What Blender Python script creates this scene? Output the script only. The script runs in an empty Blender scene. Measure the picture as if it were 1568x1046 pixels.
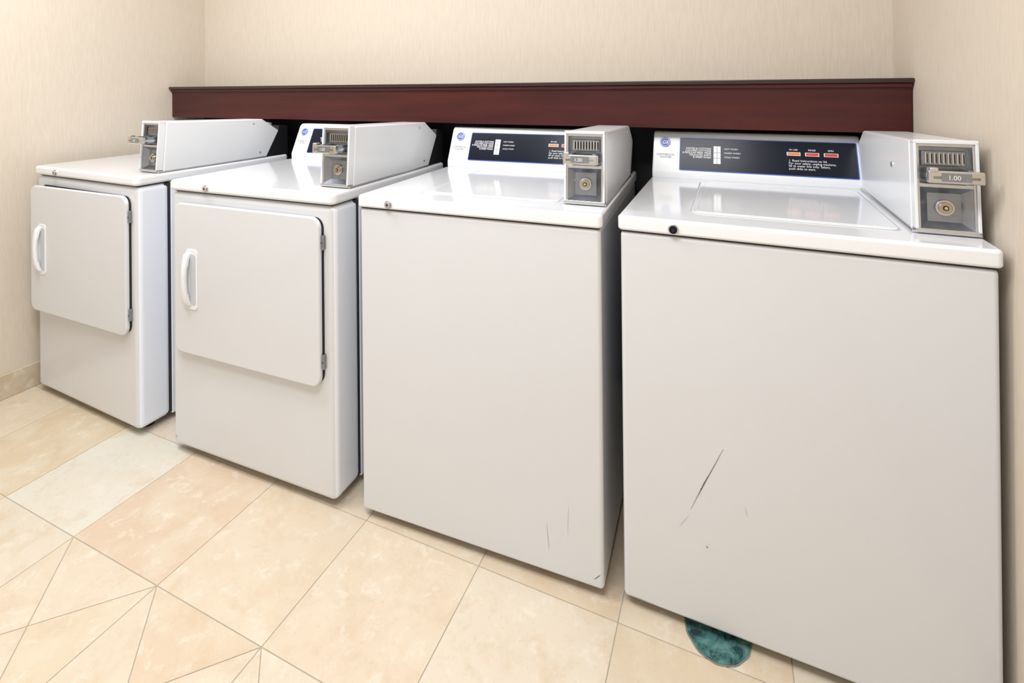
import bpy, bmesh, math, random
from mathutils import Matrix, Vector, Euler
random.seed(7)
C=bpy.context.scene.collection
try:
    bpy.context.scene.view_settings.view_transform='Standard'
    bpy.context.scene.view_settings.look='None'
except Exception as e: print(e)

# ------------------------------------------------ materials
def nmat(name,col=(.8,.8,.8),rough=.5,metal=0,coat=0,noise=0,nscale=8,bump=0,bscale=60,emit=None,spec=.5):
    m=bpy.data.materials.new(name);m.use_nodes=True;n=m.node_tree.nodes;l=m.node_tree.links
    b=n['Principled BSDF'];b.inputs['Base Color'].default_value=(*col,1)
    b.inputs['Roughness'].default_value=rough;b.inputs['Metallic'].default_value=metal
    b.inputs['Coat Weight'].default_value=coat;b.inputs['Coat Roughness'].default_value=.08
    b.inputs['Specular IOR Level'].default_value=spec
    tc=n.new('ShaderNodeTexCoord')
    if noise:
        t=n.new('ShaderNodeTexNoise');t.inputs['Scale'].default_value=nscale;t.inputs['Detail'].default_value=6
        r=n.new('ShaderNodeMix');r.data_type='RGBA'
        r.inputs['A'].default_value=(*[c*(1-noise) for c in col],1);r.inputs['B'].default_value=(*[min(1,c*(1+noise)) for c in col],1)
        l.new(tc.outputs['Object'],t.inputs['Vector']);l.new(t.outputs['Fac'],r.inputs['Factor']);l.new(r.outputs['Result'],b.inputs['Base Color'])
    if bump:
        t=n.new('ShaderNodeTexNoise');t.inputs['Scale'].default_value=bscale;t.inputs['Detail'].default_value=2
        u=n.new('ShaderNodeBump');u.inputs['Strength'].default_value=bump;u.inputs['Distance'].default_value=.001
        l.new(tc.outputs['Object'],t.inputs['Vector']);l.new(t.outputs['Fac'],u.inputs['Height']);l.new(u.outputs['Normal'],b.inputs['Normal'])
    if emit: b.inputs['Emission Color'].default_value=(*emit[0],1);b.inputs['Emission Strength'].default_value=emit[1]
    return m
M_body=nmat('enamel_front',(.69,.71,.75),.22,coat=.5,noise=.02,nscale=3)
M_sidelit=nmat('enamel_side_lit',(.85,.90,1.0),.32,coat=.25,noise=.01)  # paler, bluer enamel: light falling on the dryer sides put into the colour
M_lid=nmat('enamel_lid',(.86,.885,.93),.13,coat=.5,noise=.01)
M_plas=nmat('white_plastic',(.82,.845,.88),.35,noise=.01)
M_coin=nmat('coin_box_paint',(.80,.83,.87),.28,coat=.25,noise=.01)
M_black=nmat('black_plastic',(.012,.012,.014),.4,noise=.2)
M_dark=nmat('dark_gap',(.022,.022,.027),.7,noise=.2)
M_steel=nmat('brushed_steel',(.62,.62,.63),.26,metal=.95,noise=.12,nscale=40)
M_steeld=nmat('cast_steel_dark',(.30,.32,.36),.3,metal=.85,noise=.2,nscale=50)
M_chrome=nmat('chrome',(.62,.61,.59),.16,metal=1,noise=.08,nscale=60)
M_brass=nmat('lock_brass',(.50,.43,.33),.28,metal=1,noise=.1)
M_navy=nmat('panel_navy',(.005,.008,.02),.22,coat=0,noise=.1,spec=.17)
M_blue=nmat('panel_blue',(.015,.08,.45),.4,noise=.05)
M_text=nmat('print_white',(.85,.85,.88),.5,noise=.02)
M_gray=nmat('print_gray',(.28,.28,.3),.5,noise=.02)
M_red=nmat('led_red',(.6,.04,.03),.4,noise=.02)
M_orange=nmat('led_orange',(.75,.22,.05),.4,noise=.02)
M_groove=nmat('seam_gray',(.52,.54,.58),.5,noise=.05)
M_recess=nmat('handle_shade_gray',(.56,.58,.62),.5,noise=.03)  # gray for the shadow inside the handle pocket
M_scratch=nmat('scratch_gray',(.13,.13,.13),.6,noise=.3,nscale=200)
M_scuff=nmat('scuff_light',(.5,.49,.47),.5,noise=.3,nscale=200)
M_ceil=nmat('ceiling_paint',(.87,.87,.87),.8,noise=.02)
M_paint=nmat('off_white_paint',(.80,.79,.78),.7,noise=.02)

def wallpaper():
    m=bpy.data.materials.new('wallpaper_beige');m.use_nodes=True;n=m.node_tree.nodes;l=m.node_tree.links
    b=n['Principled BSDF'];b.inputs['Roughness'].default_value=.6
    tc=n.new('ShaderNodeTexCoord');mp=n.new('ShaderNodeMapping');mp.inputs['Scale'].default_value=(260,260,18)
    t=n.new('ShaderNodeTexNoise');t.inputs['Scale'].default_value=1;t.inputs['Detail'].default_value=3;t.inputs['Distortion'].default_value=.6
    l.new(tc.outputs['Object'],mp.inputs['Vector']);l.new(mp.outputs['Vector'],t.inputs['Vector'])
    cr=n.new('ShaderNodeValToRGB');cr.color_ramp.elements[0].position=.3;cr.color_ramp.elements[1].position=.7
    cr.color_ramp.elements[0].color=(.665,.59,.495,1);cr.color_ramp.elements[1].color=(.725,.65,.555,1)
    l.new(t.outputs['Fac'],cr.inputs['Fac']);l.new(cr.outputs['Color'],b.inputs['Base Color'])
    u=n.new('ShaderNodeBump');u.inputs['Strength'].default_value=.25;u.inputs['Distance'].default_value=.0012
    l.new(t.outputs['Fac'],u.inputs['Height']);l.new(u.outputs['Normal'],b.inputs['Normal'])
    return m
M_wall=wallpaper()
def wood():
    m=bpy.data.materials.new('mahogany');m.use_nodes=True;n=m.node_tree.nodes;l=m.node_tree.links
    b=n['Principled BSDF'];b.inputs['Roughness'].default_value=.34;b.inputs['Coat Weight'].default_value=0;b.inputs['Specular IOR Level'].default_value=.35
    tc=n.new('ShaderNodeTexCoord');mp=n.new('ShaderNodeMapping');mp.inputs['Scale'].default_value=(2,20,22)
    t=n.new('ShaderNodeTexNoise');t.inputs['Scale'].default_value=1.5;t.inputs['Detail'].default_value=8
    l.new(tc.outputs['Object'],mp.inputs['Vector']);l.new(mp.outputs['Vector'],t.inputs['Vector'])
    cr=n.new('ShaderNodeValToRGB');cr.color_ramp.elements[0].position=.25;cr.color_ramp.elements[1].position=.8
    cr.color_ramp.elements[0].color=(.040,.007,.007,1);cr.color_ramp.elements[1].color=(.085,.014,.012,1)
    l.new(t.outputs['Fac'],cr.inputs['Fac']);l.new(cr.outputs['Color'],b.inputs['Base Color'])
    return m
M_wood=wood()
M_woodd=nmat('mahogany_edge',(.022,.006,.006),.3,coat=.3,noise=.2)
def travertine(name,attr=True):
    m=bpy.data.materials.new(name);m.use_nodes=True;n=m.node_tree.nodes;l=m.node_tree.links
    b=n['Principled BSDF'];b.inputs['Roughness'].default_value=.4
    tc=n.new('ShaderNodeTexCoord')
    if attr:
        at=n.new('ShaderNodeAttribute');at.attribute_name='tile'
        base=at.outputs['Color']
        sc=n.new('ShaderNodeVectorMath');sc.operation='SCALE';sc.inputs['Scale'].default_value=37
        l.new(at.outputs['Color'],sc.inputs[0])
        ad=n.new('ShaderNodeVectorMath');ad.operation='ADD';l.new(tc.outputs['Object'],ad.inputs[0]);l.new(sc.outputs['Vector'],ad.inputs[1]);vec=ad.outputs['Vector']
    else:
        rgb=n.new('ShaderNodeRGB');rgb.outputs[0].default_value=(.56,.46,.34,1);base=rgb.outputs[0];vec=tc.outputs['Object']
    def noise(s,d,dist=0,r=.5):
        t=n.new('ShaderNodeTexNoise');t.inputs['Scale'].default_value=s;t.inputs['Detail'].default_value=d;t.inputs['Distortion'].default_value=dist;t.inputs['Roughness'].default_value=r
        l.new(vec,t.inputs['Vector']);return t.outputs['Fac']
    def ramp(f,p0,p1,a=0,c=1):
        x=n.new('ShaderNodeMapRange');x.inputs['From Min'].default_value=p0;x.inputs['From Max'].default_value=p1
        x.inputs['To Min'].default_value=a;x.inputs['To Max'].default_value=c;l.new(f,x.inputs['Value']);return x.outputs['Result']
    def mix(f,a,bb,mode='MIX'):
        x=n.new('ShaderNodeMix');x.data_type='RGBA';x.blend_type=mode
        for s,v in (('Factor',f),('A',a),('B',bb)):
            if isinstance(v,(float,tuple)): x.inputs[s].default_value=v
            else: l.new(v,x.inputs[s])
        return x.outputs['Result']
    c=mix(ramp(noise(8,8,.3,.6),.42,.70,0,.7),base,(.69,.62,.50,1))
    c=mix(ramp(noise(11,9,.3,.72),.50,.68,0,.55),c,(.58,.44,.29,1))
    c=mix(ramp(noise(20,10,.25,.72),.54,.66,0,.65),c,(.74,.69,.60,1))
    c=mix(ramp(noise(90,4,.1,.7),.58,.70,0,.35),c,(.52,.41,.29,1))
    l.new(c,b.inputs['Base Color'])
    u=n.new('ShaderNodeBump');u.inputs['Strength'].default_value=.12;u.inputs['Distance'].default_value=.001
    l.new(noise(30,6,.2,.65),u.inputs['Height']);l.new(u.outputs['Normal'],b.inputs['Normal'])
    return m
M_tile=travertine('travertine_tile');M_base=travertine('travertine_base',False)
M_grout=nmat('grout',(.42,.37,.30),.8,noise=.15,nscale=30)
def teal():
    m=bpy.data.materials.new('teal_drain');m.use_nodes=True;n=m.node_tree.nodes;l=m.node_tree.links
    b=n['Principled BSDF'];b.inputs['Roughness'].default_value=.45
    tc=n.new('ShaderNodeTexCoord');t=n.new('ShaderNodeTexNoise');t.inputs['Scale'].default_value=28;t.inputs['Detail'].default_value=9;t.inputs['Roughness'].default_value=.7;t.inputs['Distortion'].default_value=1
    l.new(tc.outputs['Object'],t.inputs['Vector'])
    cr=n.new('ShaderNodeValToRGB');e=cr.color_ramp.elements;e[0].position=.40;e[0].color=(.02,.04,.045,1);e[1].position=.62;e[1].color=(.15,.27,.25,1)
    x=e.new(.5);x.color=(.055,.18,.18,1)
    l.new(t.outputs['Fac'],cr.inputs['Fac']);l.new(cr.outputs['Color'],b.inputs['Base Color'])
    u=n.new('ShaderNodeBump');u.inputs['Strength'].default_value=.6;u.inputs['Distance'].default_value=.002
    l.new(t.outputs['Fac'],u.inputs['Height']);l.new(u.outputs['Normal'],b.inputs['Normal'])
    return m
M_teal=teal()
M_tealedge=nmat('drain_rim',(.20,.22,.17),.6,noise=.5,nscale=60)

# ------------------------------------------------ geometry helpers
def obj(name,bm,mat,parent=None,bevel=0,seg=3,smooth=True,angle=35):
    bmesh.ops.recalc_face_normals(bm,faces=bm.faces)
    me=bpy.data.meshes.new(name);bm.to_mesh(me);bm.free()
    for mm in (mat if isinstance(mat,(list,tuple)) else [mat]): me.materials.append(mm)
    o=bpy.data.objects.new(name,me);C.objects.link(o)
    if parent: o.parent=parent
    if bevel:
        b=o.modifiers.new('bevel','BEVEL');b.width=bevel;b.segments=seg;b.limit_method='ANGLE';b.angle_limit=math.radians(30);b.harden_normals=False
    if smooth:
        for p in me.polygons:p.use_smooth=True
        w=o.modifiers.new('wn','WEIGHTED_NORMAL');w.keep_sharp=True
        if not bevel:
            bm2=bmesh.new();bm2.from_mesh(me)
            for e in bm2.edges:
                if len(e.link_faces)==2 and e.calc_face_angle(0)>math.radians(angle): e.smooth=False
            bm2.to_mesh(me);bm2.free()
    return o
def box(name,x0,x1,y0,y1,z0,z1,mat,parent=None,bevel=0,seg=3,sidemat=None):
    bm=bmesh.new()
    vs=[bm.verts.new((x,y,z)) for z in (z0,z1) for x,y in ((x0,y0),(x1,y0),(x1,y1),(x0,y1))]
    for k,f in enumerate(((0,1,2,3),(4,5,6,7),(0,1,5,4),(1,2,6,5),(2,3,7,6),(3,0,4,7))):
        fc=bm.faces.new([vs[i] for i in f])
        if sidemat and k in (3,5): fc.material_index=1
    return obj(name,bm,[mat,sidemat] if sidemat else mat,parent,bevel,seg,smooth=bevel>0)
def prism(name,prof,u0,u1,mat,parent=None,bevel=0,seg=3):
    bm=bmesh.new();a=[bm.verts.new((u0,v,z)) for v,z in prof];b=[bm.verts.new((u1,v,z)) for v,z in prof]
    bm.faces.new(a);bm.faces.new(b);k=len(prof)
    for i in range(k): bm.faces.new((a[i],a[(i+1)%k],b[(i+1)%k],b[i]))
    return obj(name,bm,mat,parent,bevel,seg,smooth=bevel>0)
def rr(x0,x1,y0,y1,r,n=8):
    pts=[]
    for cx,cy,a0 in ((x1-r,y1-r,0),(x0+r,y1-r,90),(x0+r,y0+r,180),(x1-r,y0+r,270)):
        for i in range(n+1):
            a=math.radians(a0+90*i/n);pts.append((cx+r*math.cos(a),cy+r*math.sin(a)))
    return pts
def slab(name,pts,h0,h1,mat,parent=None,bevel=0,axis='z',seg=3):
    bm=bmesh.new()
    def P(p,h): return (p[0],p[1],h) if axis=='z' else (p[0],-h,p[1])
    a=[bm.verts.new(P(p,h0)) for p in pts];b=[bm.verts.new(P(p,h1)) for p in pts];k=len(pts)
    bm.faces.new(a);bm.faces.new(b)
    for i in range(k): bm.faces.new((a[i],a[(i+1)%k],b[(i+1)%k],b[i]))
    return obj(name,bm,mat,parent,bevel,seg)
def ring(name,outer,inner,h0,h1,mat,parent=None,axis='z',bevel=0):
    bm=bmesh.new();k=len(outer)
    def P(p,h): return (p[0],p[1],h) if axis=='z' else (p[0],-h,p[1])
    L=[[bm.verts.new(P(p,h)) for p in q] for q,h in ((outer,h0),(outer,h1),(inner,h1),(inner,h0))]
    for j in range(4):
        A,B=L[j],L[(j+1)%4]
        for i in range(k): bm.faces.new((A[i],A[(i+1)%k],B[(i+1)%k],B[i]))
    return obj(name,bm,mat,parent,bevel)
def cyl(name,c,r,h0,h1,mat,parent=None,axis='z',bevel=0,n=28):
    pts=[(c[0]+r*math.cos(2*math.pi*i/n),c[1]+r*math.sin(2*math.pi*i/n)) for i in range(n)]
    return slab(name,pts,h0,h1,mat,parent,bevel,axis,2)
def empty(name,loc=(0,0,0),rot=(0,0,0),parent=None):
    e=bpy.data.objects.new(name,None);C.objects.link(e);e.location=loc;e.rotation_euler=rot;e.empty_display_size=.05
    if parent:e.parent=parent
    return e
def text(name,body,x,y,size,mat,parent,z=.001,align='LEFT',shear=0,bold=0):
    cu=bpy.data.curves.new(name,'FONT');cu.body=body;cu.size=size;cu.align_x=align;cu.shear=shear;cu.offset=bold;cu.space_line=.9
    t=bpy.data.objects.new(name+'_tmp',cu);C.objects.link(t)
    dg=bpy.context.evaluated_depsgraph_get();dg.update()
    me=bpy.data.meshes.new_from_object(t.evaluated_get(dg))
    bpy.data.objects.remove(t)
    me.materials.clear();me.materials.append(mat)
    o=bpy.data.objects.new(name,me);C.objects.link(o);o.parent=parent;o.location=(x,y,z);return o

# ------------------------------------------------ room
XL,XR,YB,Y0,ZC=-2.618,.461,1.905,-1.5,2.5
def wallbox(name,*a,mat=M_wall): return box(name,*a,mat)
wallbox('wall_back',XL-.1,XR+.1,YB,YB+.1,0,ZC)
wallbox('wall_left',XL-.1,XL,Y0,YB,0,ZC)
wallbox('wall_right',XR,XR+.1,Y0,YB,0,ZC)
wallbox('wall_front',XL-.1,XR+.1,Y0-.1,Y0,0,ZC,mat=M_paint)
box('ceiling',XL-.1,XR+.1,Y0-.1,YB+.1,ZC,ZC+.08,M_ceil)
T=.3485;GX,GY=-.24,.80;g=.0012
bm=bmesh.new();cl=bm.loops.layers.float_color.new('tile')
vs=[bm.verts.new(v) for v in ((XL-.1,Y0-.1,-.0010),(XR+.1,Y0-.1,-.0010),(XR+.1,YB+.1,-.0010),(XL-.1,YB+.1,-.0010))]
f=bm.faces.new(vs);f.material_index=0
vb=[bm.verts.new((v.co.x,v.co.y,-.06)) for v in vs];bm.faces.new(vb)
for i in range(4): bm.faces.new((vs[i],vs[(i+1)%4],vb[(i+1)%4],vb[i]))
def inset(p,d):
    k=len(p);out=[]
    for i in range(k):
        a,b,c=Vector(p[i-1]),Vector(p[i]),Vector(p[(i+1)%k])
        e1=(b-a).normalized();e2=(c-b).normalized();n1=Vector((-e1.y,e1.x));n2=Vector((-e2.y,e2.x))
        bi=(n1+n2);bi=bi/bi.length;out.append(b+bi*(d/max(.2,bi.dot(n1))))
    return out
cols=[(.64,.53,.40),(.66,.57,.45),(.63,.51,.38),(.65,.55,.42),(.67,.59,.48),(.64,.54,.41)]
def clipx(p,lo,hi,ax):
    def half(poly,val,sgn):
        out=[]
        for i in range(len(poly)):
            a,b=poly[i-1],poly[i];da=(a[ax]-val)*sgn;db=(b[ax]-val)*sgn
            if da*db<0: t=da/(da-db);out.append((a[0]+t*(b[0]-a[0]),a[1]+t*(b[1]-a[1])))
            if db>=0: out.append(b)
        return out
    q=half(p,lo,1)
    return half(q,hi,-1) if q else q
def addtile(p,col):
    p=clipx(p,XL,XR,0)
    if len(p)>2:p=clipx(p,Y0,YB,1)
    if len(p)<3:return
    q=[]
    for v in p:
        if not q or (Vector(v)-Vector(q[-1])).length>1e-4:q.append(v)
    if len(q)>2 and (Vector(q[0])-Vector(q[-1])).length<1e-4:q.pop()
    if len(q)<3:return
    ar=sum(q[i-1][0]*q[i][1]-q[i][0]*q[i-1][1] for i in range(len(q)))/2
    if ar<.002:return
    p=inset(q,g);t=[bm.verts.new((*v,0)) for v in p];b=[bm.verts.new((*v,-.004)) for v in p]
    fs=[bm.faces.new(t)]
    for i in range(len(t)): fs.append(bm.faces.new((t[i],b[i],b[(i+1)%len(t)],t[(i+1)%len(t)])))
    for f in fs:
        f.material_index=1
        for lo in f.loops: lo[cl]=(*col,1)
special={(-5,0):(.68,.635,.555),(-4,0):(.63,.51,.37),(-3,0):(.65,.55,.42),(-2,0):(.665,.56,.43),(-1,0):(.665,.59,.48),(0,0):(.64,.53,.39),(-6,0):(.63,.51,.36),(-5,-1):(.655,.59,.49),(-6,-1):(.62,.55,.44),(-7,0):(.65,.55,.41)}
for j in range(-7,4):
    for i in range(-8,3):
        x,y=GX+i*T,GY+j*T
        q=[(x,y),(x+T,y),(x+T,y+T),(x,y+T)]
        jit=lambda c:tuple(v*random.uniform(.985,1.015) for v in c)
        col=jit(special.get((i,j)) or random.choice(cols))
        c=(x+T/2,y+T/2)
        if j==-1 and i>=-3:
            for k in range(4): addtile([q[k],q[(k+1)%4],c],jit(random.choice(cols)))
        elif j==-1 and i==-4:
            addtile([q[0],q[1],c],jit(cols[0]));addtile([q[1],q[2],c],jit(cols[5]))
            addtile([q[2],q[3],c],jit(cols[1]));addtile([q[3],q[0],c],jit(cols[3]))
        else: addtile(q,col)
fo=obj('floor',bm,[M_grout,M_tile],smooth=False)
box('baseboard_left',XL,XL+.011,Y0,YB,0,.095,M_base,bevel=.003)
box('baseboard_right',XR-.0095,XR,Y0,1.10,0,.095,M_base,bevel=.003)
box('baseboard_back',XL+.011,XR,YB-.011,YB,0,.095,M_base,bevel=.003)
lg=empty('wooden_ledge',(0,0,0))
e=.001
box('face_board',XL+e,XR-e,1.722,1.742,1.064,1.194,M_wood,lg,.002)
box('cap_board',XL+e,XR-e,1.704,YB-e,1.204,1.217,M_woodd,lg,.003)
box('cap_moulding',XL+e,XR-e,1.712,1.735,1.191,1.205,M_wood,lg,.004)
box('back_shade_panel',XL+.0,XR,YB-.006,YB,.1,1.15,M_dark)  # dark sheet added for the shade on the wall below the ledge

dr=empty('floor_drain',(-.035,1.215,0))
pts=[];n=48
for i in range(n):
    a=2*math.pi*i/n;r=.066+.0012*math.sin(3*a)+.0008*math.sin(11*a);pts.append((r*math.cos(a),r*math.sin(a)))
slab('painted_cover',pts,-.001,.0025,M_teal,dr,.001)
slab('rim',[(x*1.05,y*1.05) for x,y in pts],-.001,.0010,M_tealedge,dr)

# ------------------------------------------------ machines
W,HT,LT=.6875,.904,.034
def coinbox(p):
    cb=empty('coin_box',(0,0,HT),parent=p)
    u0,u1=.577,.682
    prism('housing',[(.095,.001),(.108,.184),(.515,.168),(.60,.112),(.535,.001)],u0,u1,M_coin,cb,.006,4)
    prism('rear_cap',[(.53,.0),(.597,.108),(.60,.135),(.652,.13),(.652,.0)],u0+.004,u1-.003,M_black,cb,.003)
    box('base_flange',u0-.004,u1+.002,.078,.53,.0005,.006,M_steel,cb,.002)
    for v,z in ((.50,.025),(.47,.15)):
        s=empty('side_screw_pivot',(u1,v,z),(0,math.pi/2,0),cb);cyl('side_screw',(0,0),.004,0,.0015,M_steel,s)
    s=empty('side_screw_pivot',(u0,.23,.115),(0,-math.pi/2,0),cb);cyl('side_lock',(0,0),.006,0,.002,M_steel,s)
    th=math.atan2(.013,.183)
    F=empty('fascia',(u0,.0955,.003),(math.pi/2-th,0,0),cb)
    w=u1-u0;D=.024;b=.0065
    def fb(n,x0,x1,y0,y1,z0,z1,m,bv=.0015): return box(n,x0,x1,y0,y1,z0,z1,m,F,bv)
    fb('hood_left',.001,b,.002,.178,0,D,M_coin)
    fb('hood_right',w-b,w-.001,.002,.178,0,D,M_coin)
    fb('hood_top',.001,w-.001,.174,.182,0,D,M_coin)
    fb('frame_bottom',.001,w-.001,.000,.008,0,D,M_steel)
    fb('frame_mid',b,w-b,.088,.096,0,D-.004,M_steel)
    for nm,x0,x1 in (('frame_left',b,b+.004),('frame_right',w-b-.004,w-b)): fb(nm,x0,x1,.006,.174,0,D-.003,M_steel,.001)
    fb('frame_top',b,w-b,.168,.175,0,D-.004,M_steel)
    fb('slot_plate',b,w-b,.095,.170,0,.002,M_steeld)
    fb('slot_head',b+.010,w-b-.010,.130,.160,0,.009,M_steeld)
    for k in range(9):
        x=b+.017+k*(w-2*b-.034)/8
        fb(f'coin_slot_{k+1}',x-.0013,x+.0013,.134,.156,.0085,.0125,M_chrome,0)
        fb(f'coin_slot_gap_{k+1}',x+.0013,x+.0042,.136,.154,.0085,.0095,M_black,0)
    fb('slide_rail_1',.018,.027,.102,.126,0,.050,M_steeld)
    fb('slide_rail_2',w-.027,w-.018,.102,.126,0,.050,M_steeld)
    fb('slide_tray',.016,w-.016,.108,.116,0,.074,M_steel)
    fb('slide_mouth',.024,w-.024,.116,.123,0,.045,M_black)
    fb('slide_bar',.010,w-.010,.101,.125,.060,.074,M_chrome,.003)
    fb('slide_label_recess',.030,w-.030,.105,.121,.0735,.0746,M_steeld,0)
    text('slide_label','1.00',.039,.1088,.0115,M_text,F,.0750)
    fb('slide_knob',.012,.026,.121,.131,.056,.076,M_steel,.003)
    bm=bmesh.new();x0,x1,y0,y1=b+.004,w-b-.004,.008,.088;m=.015
    A=[bm.verts.new((x,y,D-.005)) for x,y in ((x0,y0),(x1,y0),(x1,y1),(x0,y1))]
    B=[bm.verts.new((x,y,.004)) for x,y in ((x0+m,y0+m*.8),(x1-m,y0+m*.8),(x1-m,y1-m*.8),(x0+m,y1-m*.8))]
    for i in range(4): bm.faces.new((A[i],A[(i+1)%4],B[(i+1)%4],B[i]))
    bm.faces.new(B)
    obj('lock_dish',bm,M_steeld,F,smooth=False)
    cx,cy=w/2,.048
    cyl('lock_collar',(cx,cy),.0155,.004,.010,M_steel,F,bevel=.001)
    cyl('lock_cylinder',(cx,cy),.0115,.004,.014,M_brass,F,bevel=.0015)
    cyl('lock_core',(cx,cy),.005,.0139,.0146,M_black,F)
    cyl('lock_pin',(cx,cy),.003,.0139,.016,M_chrome,F)
    return cb

def console(p,kind):
    prof=[(.532,HT-.002),(.532,HT+.022),(.584,HT+.136),(.596,HT+.145),(.648,HT+.143),(.65,HT-.002)]
    prism('console_shell',prof,.004,.583,M_plas,p,.005,4)
    th=math.atan2(.052,.114)
    F=empty('console_face',(0,.532-.0006,HT+.022),(math.pi/2-th,0,0),p)
    def fb(n,x0,x1,y0,y1,z0,z1,m,bv=0): return box(n,x0,x1,y0,y1,z0,z1,m,F,bv)
    slab('panel_border',rr(.088,.573,.006,.114,.004),0,.0015,M_blue,F)
    slab('panel_overlay',rr(.0905,.5705,.0085,.1115,.004),0,.0022,M_navy,F)
    cyl('badge_disc',(.042,.098),.0165,0,.0015,M_blue,F)
    ring('badge_ring',[(.042+.0147*math.cos(a*math.pi/16),.098+.0147*math.sin(a*math.pi/16)) for a in range(32)],
         [(.042+.0134*math.cos(a*math.pi/16),.098+.0134*math.sin(a*math.pi/16)) for a in range(32)],.0012,.002,M_text,F)
    text('badge_monogram','GE',.0422,.092,.017,M_text,F,.0022,'CENTER',.3,.0001)
    text('console_caption','COMMERCIAL\n'+kind,.045,.053,.0092,M_gray,F,.001,'CENTER')
    z=.0028
    text('cycle_labels','WHITES & COTTONS\nCOLORED COTTONS\n& REGULAR PERM. PRESS\nDELICATES, KNITS\n& SPEED WASH' if kind=='WASHER' else 'REGULAR\nPERM. PRESS\nDELICATES\nNO HEAT\nFLUFF',.183,.0765,.0079,M_text,F,z,'RIGHT',0,.0001)
    fb('selector_button',.190,.211,.030,.088,.002,.006,M_text,.001)
    fb('selector_split_1',.1895,.2115,.048,.0492,.006,.0064,M_gray)
    fb('selector_split_2',.1895,.2115,.066,.0672,.006,.0064,M_gray)
    fb('selector_line',.1998,.2012,.030,.088,.006,.0065,M_gray)
    text('temp_labels','HOT WASH\n\nWARM WASH\n\nCOLD WASH',.221,.078,.0074,M_text,F,z)
    for k,(x,mm) in enumerate(((.412,M_orange),(.460,M_red),(.508,M_red))):
        fb(f'indicator_frame_{k+1}',x-.018,x+.018,.068,.079,.002,.0026,M_text)
        fb(f'indicator_{k+1}',x-.016,x+.016,.0693,.0777,.002,.0031,mm)
    for k,(x,s) in enumerate(((.412,'IN USE'),(.46,'RINSE'),(.508,'SPIN'))):
        text(f'indicator_caption_{k+1}',s,x,.084,.0075,M_text,F,z,'CENTER')
    text('instructions','1. Read instructions on lid.\nFor your safety, unplug machine,\nfill to water line only. Select,\npush slide to start.',.398,.050,.0092,M_text,F,z)

def feet(p):
    for k,(u,v) in enumerate(((.06,.07),(W-.06,.07),(.06,.58),(W-.06,.58))):
        cyl(f'foot_{k+1}',(u,v),.02,0,.024,M_black,p)
def lockknob(p,u,z,mat,v=0):
    k=empty('front_lock',(u,v,z),parent=p)
    cyl('lock_flange',(0,0),.0115,-.002,.003,M_chrome,k,'y',.001)
    cyl('lock_plug',(0,0),.0085,.003,.007,mat,k,'y',.001)
    cyl('lock_keyway',(0,0),.003,.007,.0075,M_black,k,'y')

def washer(loc,rot,black):
    p=empty('washing_machine',loc,(0,0,rot))
    feet(p)
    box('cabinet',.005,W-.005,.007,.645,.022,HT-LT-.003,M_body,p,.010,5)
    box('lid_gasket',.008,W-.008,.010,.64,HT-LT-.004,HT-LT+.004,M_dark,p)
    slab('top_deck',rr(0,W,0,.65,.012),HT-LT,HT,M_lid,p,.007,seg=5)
    ring('lid_seam',rr(.152,.560,.080,.503,.021),rr(.156,.556,.084,.499,.018),HT-.001,HT+.0006,M_groove,p)
    slab('lid_door',rr(.156,.556,.084,.499,.018),HT-.001,HT+.0028,M_lid,p,.0022,seg=4)
    ring('lid_door_rim',rr(.164,.548,.092,.491,.016),rr(.169,.543,.097,.486,.012),HT+.0023,HT+.0036,M_lid,p,bevel=.0005)
    lockknob(p,.124 if black else .104,.884,M_navy if black else M_steel)
    console(p,'WASHER');coinbox(p)
    return p
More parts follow.
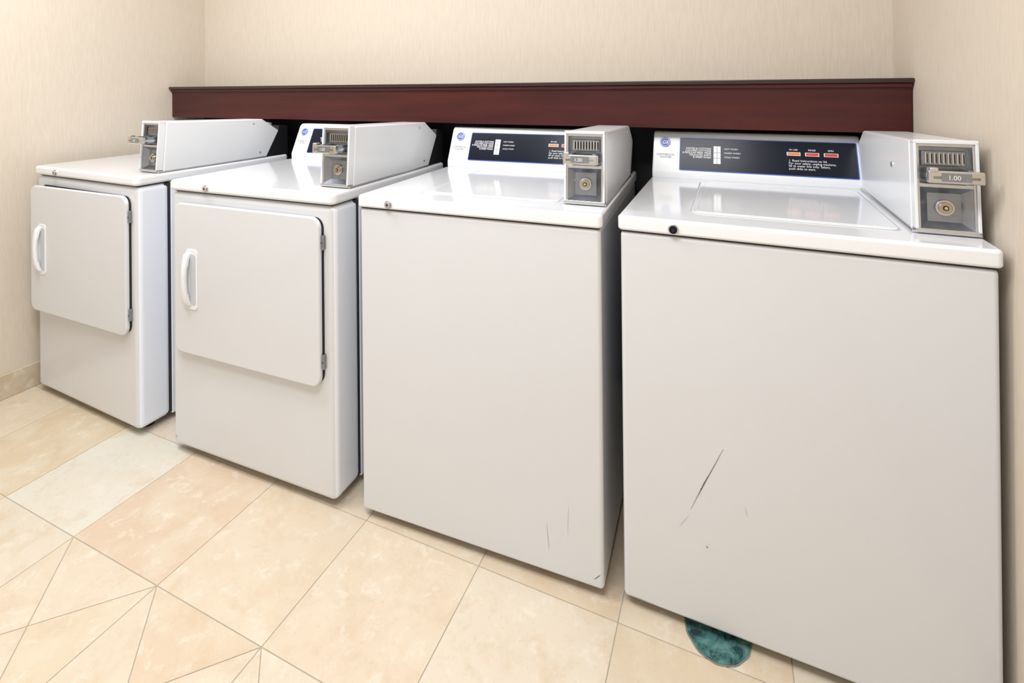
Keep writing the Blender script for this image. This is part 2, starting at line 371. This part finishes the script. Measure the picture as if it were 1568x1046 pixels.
def dryer(loc,rot,ajar,ku):
    p=empty('clothes_dryer',loc,(0,0,rot))
    feet(p)
    box('front_panel',.004,W-.004,.008,.120,.022,HT-LT-.003,M_body,p,.020,6,sidemat=M_sidelit)  # side faces take the lit enamel, brightness painted in
    box('side_shell',.0045,W-.0045,.1215,.645,.022,HT-LT-.003,M_sidelit,p,.003)
    box('seam_filler',.007,W-.007,.100,.14,.03,HT-LT-.006,M_dark,p)
    box('lid_gasket',.014,W-.014,.016,.64,HT-LT-.004,HT-LT+.004,M_dark,p)
    slab('top_deck',rr(0,W,0,.65,.02),HT-LT,HT,M_lid,p,.010,seg=6)
    for k in range(7):
        z=.12+k*.105
        box(f'side_slot_{k+1}',W-.0046,W-.004,.145,.148,z,z+.03,M_dark,p)
    hu=.650
    slab('door_opening',rr(.048,.648,.356,.832,.03),-.008,-.0062,M_dark,p,axis='y')
    d=empty('door',(hu,.006,0),(0,0,ajar),p)
    o=hu
    slab('door_panel',rr(.046-o,.646-o,.350,.835,.032,10),.002,.016,M_body,d,.005,'y',4)
    slab('door_liner',rr(.054-o,.6465-o,.358,.828,.03),-.005,.003,M_dark,d,axis='y')
    a,b=.102-o,.155-o
    slab('handle_plate',rr(a,b,.497,.690,.014),.015,.0185,M_plas,d,.0015,'y')
    slab('handle_shade_plate',rr(a+.020,b-.006,.512,.675,.010),.0185,.0190,M_recess,d,0,'y')  # flat plate, pocket shadow painted as gray
    bm=bmesh.new();rows=[];N=18
    for i in range(N+1):
        s=i/N;z=.503+.181*s;pr=.016+.024*max(0,math.sin(math.pi*s))**.35
        hw=.010*(.75+.25*abs(math.cos(math.pi*s)))
        sec=[(a+.013-hw,.0155),(a+.013-hw,pr-.004),(a+.013-hw+.003,pr),(a+.013+hw-.003,pr),(a+.013+hw,pr-.004),(a+.013+hw,max(.0155,pr-.012))]
        rows.append([bm.verts.new((x,-h,z)) for x,h in sec])
    for i in range(N):
        for j in range(6): bm.faces.new((rows[i][j],rows[i][(j+1)%6],rows[i+1][(j+1)%6],rows[i+1][j]))
    bm.faces.new(rows[0]);bm.faces.new(rows[-1])
    obj('handle_grip',bm,M_plas,d,angle=60)
    for k,z in enumerate((.742,.402)):
        box(f'hinge_{k+1}',hu-.002,hu+.004,-.004,.0085,z,z+.042,M_steeld,p,.0015)
        box(f'hinge_leaf_{k+1}',hu+.003,hu+.007,.0055,.009,z+.004,z+.038,M_steel,p,.0008)
        cyl(f'hinge_pin_{k+1}',(hu+.001,z+.021) ,.0018,.004,.0055,M_black,p,'y')
    box('kick_screw_plate',.02,.026,.0065,.009,.05,.056,M_steel,p)
    lockknob(p,ku,.886,M_steel)
    console(p,'DRYER');coinbox(p)
    return p
dryer((-2.5631,1.1289,0),-.0338,.034,.165)
dryer((-1.7187,1.1139,0),.024,.003,.18)
w3=washer((-.9608,1.1482,0),.0402,False)
w4=washer((-.2405,1.1858,0),-.0057,True)
def scratch(name,p0,p1,wd,mat,par,y=.0064):
    a,b=Vector(p0),Vector(p1);d=(b-a).normalized();nn=Vector((-d.y,d.x))
    bm=bmesh.new();L=[];R=[];N=10
    for i in range(N+1):
        s=i/N;q=a.lerp(b,s)+nn*random.uniform(-.0004,.0004);ww=wd*(math.sin(math.pi*min(max(s,.06),.94))**.6)
        L.append(bm.verts.new((q.x+nn.x*ww,y,q.y+nn.y*ww)));R.append(bm.verts.new((q.x-nn.x*ww,y,q.y-nn.y*ww)))
    for i in range(N): bm.faces.new((L[i],L[i+1],R[i+1],R[i]))
    obj(name,bm,mat,par,smooth=False)
scratch('scratch_1',(.2218,.4215),(.1545,.272),.0007,M_scratch,w4)
scratch('scratch_2',(.190,.353),(.170,.308),.0008,M_scratch,w4)
scratch('scratch_3',(.150,.255),(.130,.225),.0005,M_scuff,w4)
scratch('scuff_1',(.185,.20),(.189,.197),.001,M_scratch,w4)
scratch('scuff_2',(.262,.31),(.268,.29),.0005,M_scuff,w4)
scratch('scuff_3',(.545,.14),(.55,.08),.0008,M_scuff,w3)
scratch('scuff_4',(.60,.20),(.597,.13),.0004,M_scuff,w3)
scratch('scuff_5',(.66,.045),(.675,.060),.0008,M_scratch,w3)
scratch('scuff_6',(.03,.028),(.06,.027),.0009,M_scratch,w4)

# ------------------------------------------------ lights
def ceil_light(x,y,sx,sy,power):
    e=empty('ceiling_light',(x,y,ZC))
    ring('light_frame',rr(-sx/2-.02,sx/2+.02,-sy/2-.02,sy/2+.02,.01),rr(-sx/2,sx/2,-sy/2,sy/2,.01),-.03,0,M_plas,e)
    l=bpy.data.lights.new('tube_light','AREA');l.shape='RECTANGLE';l.size=sx;l.size_y=sy;l.energy=power;l.color=(.975,.987,1)
    o=bpy.data.objects.new('tube_light',l);C.objects.link(o);o.parent=e;o.location=(0,0,-.02)
ceil_light(-1.70,.62,1.1,.45,30)
ceil_light(-.50,.12,1.1,.45,34)
w=bpy.data.worlds.new('world');bpy.context.scene.world=w;w.use_nodes=True
w.node_tree.nodes['Background'].inputs[0].default_value=(.9,.9,1,1);w.node_tree.nodes['Background'].inputs[1].default_value=.2

# ------------------------------------------------ camera
cam=bpy.data.cameras.new('camera');co=bpy.data.objects.new('camera',cam);C.objects.link(co)
cam.sensor_width=36;cam.lens=36*783.8/1568;cam.shift_x=(784-777.3)/1568;cam.shift_y=(130.1-523)/1568;cam.clip_start=.01
R=Matrix.Rotation(.4084,4,'Z')@Matrix.Rotation(math.pi/2+.0024,4,'X')@Matrix.Rotation(-.0094,4,'Z')
co.matrix_world=Matrix.Translation((0,0,1.2045))@R
bpy.context.scene.camera=co
